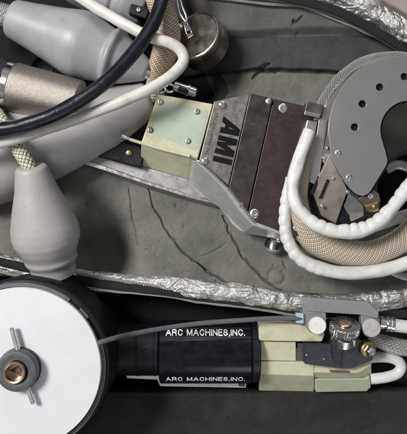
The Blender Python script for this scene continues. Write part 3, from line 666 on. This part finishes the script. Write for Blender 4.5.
# two curved name labels
C0 = P(205, yc, zt)
def wrapx(me, rad, th0):
    for v in me.vertices:
        th = th0 + v.co.y / rad; rr = rad + v.co.z
        v.co = Vector((C0.x + v.co.x * M, C0.y + math.sin(th) * rr * M, C0.z + math.cos(th) * rr * M))
def label_strip(th, h, x0, x1, rad, m, name):
    bm = bmesh.new(); nn = 10; g = []
    for z_ in (0, .5):
        for i in range(nn + 1):
            for x_ in (x0, x1): g.append(bm.verts.new((x_, h * (i / nn - .5), z_)))
    q = lambda l, i, s: g[l * (nn + 1) * 2 + i * 2 + s]
    for i in range(nn):
        bm.faces.new((q(1, i, 0), q(1, i, 1), q(1, i + 1, 1), q(1, i + 1, 0)))
        for s_ in (0, 1): bm.faces.new((q(0, i, s_), q(1, i, s_), q(1, i + 1, s_), q(0, i + 1, s_)))
    for i in (0, nn): bm.faces.new((q(0, i, 0), q(0, i, 1), q(1, i, 1), q(1, i, 0)))
    bmesh.ops.recalc_face_normals(bm, faces=bm.faces)
    me = bpy.data.meshes.new(name); bm.to_mesh(me); bm.free(); wrapx(me, rad, th)
    return finish(me, name, m, tl, ang=30)
GL = {'A': (1.0, [[(0, 0), (.5, 1), (1, 0)], [(.2, .34), (.8, .34)]]),
 'R': (.85, [[(0, 0), (0, 1), (.5, 1), (.72, .93), (.8, .76), (.72, .58), (.5, .5), (0, .5)], [(.5, .5), (.74, .38), (.8, 0)]]),
 'C': (.9, [[(.86, .72), (.72, .92), (.48, 1), (.2, .9), (.04, .66), (.04, .34), (.2, .1), (.48, 0), (.72, .08), (.86, .3)]]),
 'M': (1.0, [[(0, 0), (0, 1), (.5, .08), (1, 1), (1, 0)]]),
 'H': (.85, [[(0, 0), (0, 1)], [(.85, 0), (.85, 1)], [(0, .52), (.85, .52)]]),
 'I': (.0, [[(0, 0), (0, 1)]]), 'N': (.85, [[(0, 0), (0, 1), (.85, 0), (.85, 1)]]),
 'E': (.72, [[(.72, 1), (0, 1), (0, 0), (.74, 0)], [(0, .52), (.66, .52)]]),
 'S': (.78, [[(.74, .74), (.62, .94), (.38, 1), (.12, .93), (.04, .74), (.14, .58), (.4, .51), (.66, .43), (.77, .26), (.66, .07), (.4, 0), (.12, .07), (.02, .27)]]),
 ',': (.08, [[(.06, .06), (.02, -.16)]]), '.': (.06, [[(0, .02), (.04, .02)]]), ' ': (.35, [])}
def stroke_text(body_, size, wide, th=.115):
    bm = bmesh.new(); x0 = 0; zz = 0
    for ch in body_:
        w, st_ = GL[ch]
        for line in st_:
            for i, (ax, ay) in enumerate(line):
                pa = Vector(((x0 + ax * wide) * size, (ay - .5) * size)); zz = (zz + 1) % 7
                last = i == len(line) - 1
                if 0 < i < len(line) - 1:
                    bm.faces.new([bm.verts.new((pa.x + th * size * math.cos(t * math.pi / 5), pa.y + th * size * math.sin(t * math.pi / 5), .01 + zz * .004)) for t in range(10)])
                if last: continue
                pb = Vector(((x0 + line[i + 1][0] * wide) * size, (line[i + 1][1] - .5) * size)); d = (pb - pa).normalized()
                if i == 0: pa = pa - d * th * size * .9
                if i + 1 == len(line) - 1: pb = pb + d * th * size * .9
                nn = Vector((-d.y, d.x)) * th * size
                m_ = 6
                for e_ in range(m_):
                    qa = pa.lerp(pb, e_ / m_); qb = pa.lerp(pb, (e_ + 1) / m_)
                    bm.faces.new([bm.verts.new((q.x, q.y, .01 + zz * .004 + .002)) for q in (qa - nn, qb - nn, qb + nn, qa + nn)])
        x0 += w * wide + .42
    me = bpy.data.meshes.new('lettering'); bm.to_mesh(me); bm.free()
    xs_ = [v.co.x for v in me.vertices]; me.transform(Matrix.Translation((-(max(xs_) + min(xs_)) / 2, 0, 0))); return me
TH1, TH2 = R(47), R(-43)
for th, lab in ((TH1, 'upper'), (TH2, 'lower')):
    st = label_strip(th, 13, -43.5, 40, 31.05, 'black_gloss', 'name_label')
    tm = stroke_text('ARC MACHINES,INC.', 6.4 if lab == 'upper' else 5.4, 1.12)
    xsz = [v.co.x for v in tm.vertices]; w0 = max(xsz) - min(xsz); tm.transform(Matrix.Diagonal((76.5 / w0, 1, 1, 1)))
    tm.transform(Matrix.Translation((0.2, 0, .62)))
    wrapx(tm, 31.05, th)
    finish(tm, 'lettering', 'letter_white', st, smooth=False)
# polished base plate peeking out below
solid('base_plate', [(124, 372, -12), (158, 373, -12), (161, 379, -12), (247, 382, -12), (246, 388, -12), (160, 386.5, -12), (157, 380, -12), (127, 378.5, -12)], 'pin_steel', tl, depth=5, bevel=.8)
solid('end_clip', [(238.5, 377, 14), (245, 378, 13), (244.5, 387, 0), (238.5, 386, 0)], 'steel', tl, depth=4, bevel=.6)
# pale green insulating blocks
g1 = solid('green_base_block', [(258.6, 346, 14), (362, 350, 14), (371, 357, 14), (371.5, 365, 14), (358, 373, 14), (258.6, 371.5, 14)], 'green_resin', tl,
      bot=[(258.6, 348, -30), (362, 350, -30), (371, 357, -30), (371, 386, -20), (360, 391.5, -20), (258.6, 391.5, -20)], bevel=1.2, seg=3)
solid('front_strip', [(315, 379, 8), (366, 378.5, 8), (370, 376, 8), (371, 387, -2), (367, 391.5, -2), (316, 392.3, -2)], 'pale_resin', tl, depth=8, bevel=1)
solid('side_shell', [(259, 361, 17), (314, 362.5, 17), (314, 376, 13), (259, 374, 13)], 'green_resin', tl,
      bot=[(259, 361, 4), (314, 362.5, 4), (314, 392, -14), (259, 391, -14)], bevel=1)
solid('green_upper_block', [(258.8, 322.5, 26), (292, 324, 26), (323, 327, 26), (325, 335, 26), (322, 342, 25), (258.8, 341, 25)], 'green_resin', tl, depth=18, bevel=1.4, seg=3)
solid('green_rib_block', [(258.8, 341.2, 20), (296, 342, 20), (296, 361, 17), (258.8, 360.5, 17)], 'green_resin', tl, depth=14, bevel=.8)
solid('rust_insert', [(297.2, 343, 16), (303.5, 343, 16), (303.5, 361, 16), (297.2, 361, 16)], 'bracket_brown', tl, depth=6, bevel=.5)
# black gear carrier
gc = solid('gear_carrier', [(304.5, 343.5, 30), (331, 344, 30), (331.5, 338, 31), (356, 338, 31), (372, 344, 27), (373, 360, 24), (352, 368.5, 22), (340, 368.5, 24), (304.5, 364, 24)], 'black_block', tl, depth=16, bevel=.9)
solid('carrier_face', [(331, 339, 34), (344, 336, 34), (341, 367, 27), (333, 360, 30)], 'black_block', tl, depth=8, bevel=.8)
screw(306.5, 355, 28, 1.0, tl, 'steel', rec=False, h=.8)
screw(324, 359, 27, .9, tl, 'steel', rec=False, h=.6)
# worm gear standing on the carrier
gp = P(343.3, 339, 33); gd = Vector((0, .86, .42)).normalized()
def gear():
    p0 = gp; d = gd; a = Vector((1, 0, 0)); b = d.cross(a); bm = bmesh.new(); n = 312; nt = 26; rings = []
    prof = [(7.2, 11.5, 0), (7.6, 13.6, 1), (8.2, 14.3, 1), (11.4, 14.3, 1), (12, 13.2, 1), (12.6, 14.3, 1), (16.2, 14.3, 1), (17, 13.4, 1), (17.4, 11.5, 0), (17.6, 8, 0)]
    for s, r, g in prof:
        ring = []
        for i in range(n):
            t = 2 * math.pi * i / n + (s - 12) * .012; w = math.sin(nt * t); rr = r - (.75 * (1 - max(-1, min(1, w * 1.8))) if g else 1.6)
            ring.append(bm.verts.new(p0 + d * s * M + (a * math.cos(t) + b * math.sin(t)) * rr * M))
        rings.append(ring)
    for k in range(len(rings) - 1):
        for i in range(n): bm.faces.new((rings[k][i], rings[k][(i + 1) % n], rings[k + 1][(i + 1) % n], rings[k + 1][i]))
    bm.faces.new(rings[0][::-1]); bm.faces.new(rings[-1]); bmesh.ops.recalc_face_normals(bm, faces=bm.faces)
    me = bpy.data.meshes.new('worm_gear'); bm.to_mesh(me); bm.free()
    return finish(me, 'worm_gear', 'gear_steel', tl, ang=30)
gr = gear()
lathe('gear_hub', gp - gd * .004, gp + gd, [(0, 10), (.5, 12), (8.5, 12), (9, 11), (9.3, 6)], 'steel', gr, n=48)
lathe('gear_screw', gp + gd * .018, gp + gd, [(0, 6.5), (1.2, 6.5), (2.2, 5), (2.2, 3), (.8, 2.8), (.8, .1)], 'copper', gr, n=30, hexa=(3, 4))
# grey bracket holding the gear
solid('gear_bracket', [(302, 297, 40), (330, 299, 40), (368, 301.5, 40), (379, 312, 40), (378, 319, 38), (362, 315, 38), (330, 313, 38), (305, 311, 38)], 'grey_plastic', tl, depth=8, bevel=1)
solid('bracket_arm', [(303, 306, 37), (326, 308, 37), (327, 326, 34), (322, 334, 32), (310, 333, 32), (303, 322, 34)], 'grey_plastic', tl, depth=10, bevel=1.4)
solid('bracket_arm', [(361, 309, 37), (379, 312, 37), (381, 328, 34), (377, 337, 32), (366, 337, 32), (361, 328, 34)], 'grey_plastic', tl, depth=10, bevel=1.4)
solid('conduit_socket', [(296, 313, 38), (304, 313.5, 39), (304, 324, 38), (296, 323.5, 37)], 'blue_plastic', tl, depth=6, bevel=1)
lathe('pivot_pin', P(317.3, 325.3, 33), P(317.5, 326.5, 60), [(0, 8.2), (7.2, 8.2), (8, 7.6), (8.1, 3)], 'pin_white', tl, n=48)
lathe('pivot_pin', P(371, 327.5, 33), P(372, 328.5, 60), [(0, 8.8), (7.2, 8.8), (8, 8.2), (8.1, 3)], 'pin_grey', tl, n=48)
bd = Vector((.35, -.25, 1)).normalized(); bp_ = P(365.5, 347.5, 24)
bn = lathe('brass_nut', bp_, bp_ + bd, [(0, 8.4), (5, 8.4), (5.8, 7.6), (6.2, 5), (6.2, 3)], 'brass', tl, n=48)
lathe('lock_screw', bp_ + bd * .005, bp_ + bd, [(0, 5.6), (2, 5.6), (5, 5), (6.5, 3.5), (6.5, 2.2), (5, 1.8), (5, .1)], 'chrome', bn, n=36, hexa=(0, 1, 2))
solid('shelf_slot', [(329, 370.3, 15.5), (349, 371.2, 15.5), (350, 373, 15.3), (331, 372.5, 15.3)], 'bracket_brown', tl, depth=2, bevel=.2)

# white hose loop and fitted hose at the right edge
tag(tube('looped_hose', [(369, 358, -2), (376, 357, 0), (389, 357.5, 2), (398, 361, 2), (401, 367, 2), (397, 373.5, 2), (387, 377, 2), (377, 378.5, 1), (370.5, 379, 0)], 'white_tube', r=5.4, n=28, wob=.04),
    'short white hose bent into a U from the green block at the right edge', 'hose')
fh = thing('fitted_hose', 'white hose with steel crimp collar leaving the grey bracket at right edge', 'hose', (395, 326, 10))
tube('hose', [(390, 324.5, 30), (400, 326, 30), (412, 327.5, 30), (445, 332, 28)], 'white_tube', fh, r=6.2, n=32)
lathe('collar', P(379, 322.5, 30), P(394, 325, 30), [(0, 4.5), (.3, 6), (4, 6), (4.4, 5), (6.5, 5), (7, 7), (9.5, 7), (9.7, 6), (11, 6), (11.2, 7), (13.6, 7), (14, 5)], 'steel', fh, n=40)
tag(tube('silver_braid', [(368, 336, 4, 5), (380, 341, 6, 7), (392, 345, 7, 8), (406, 348, 6, 8), (440, 352, 4, 8)], 'braid_silver', n=32, step=1.2, wob=.12),
    'short silver braid coming out beneath the bracket at the right edge', 'braided sleeve')

# the little black rocks and lint of the foam are in its own surface; drop helper keys
for o in bpy.data.objects:
    if '_o' in o: del o['_o']
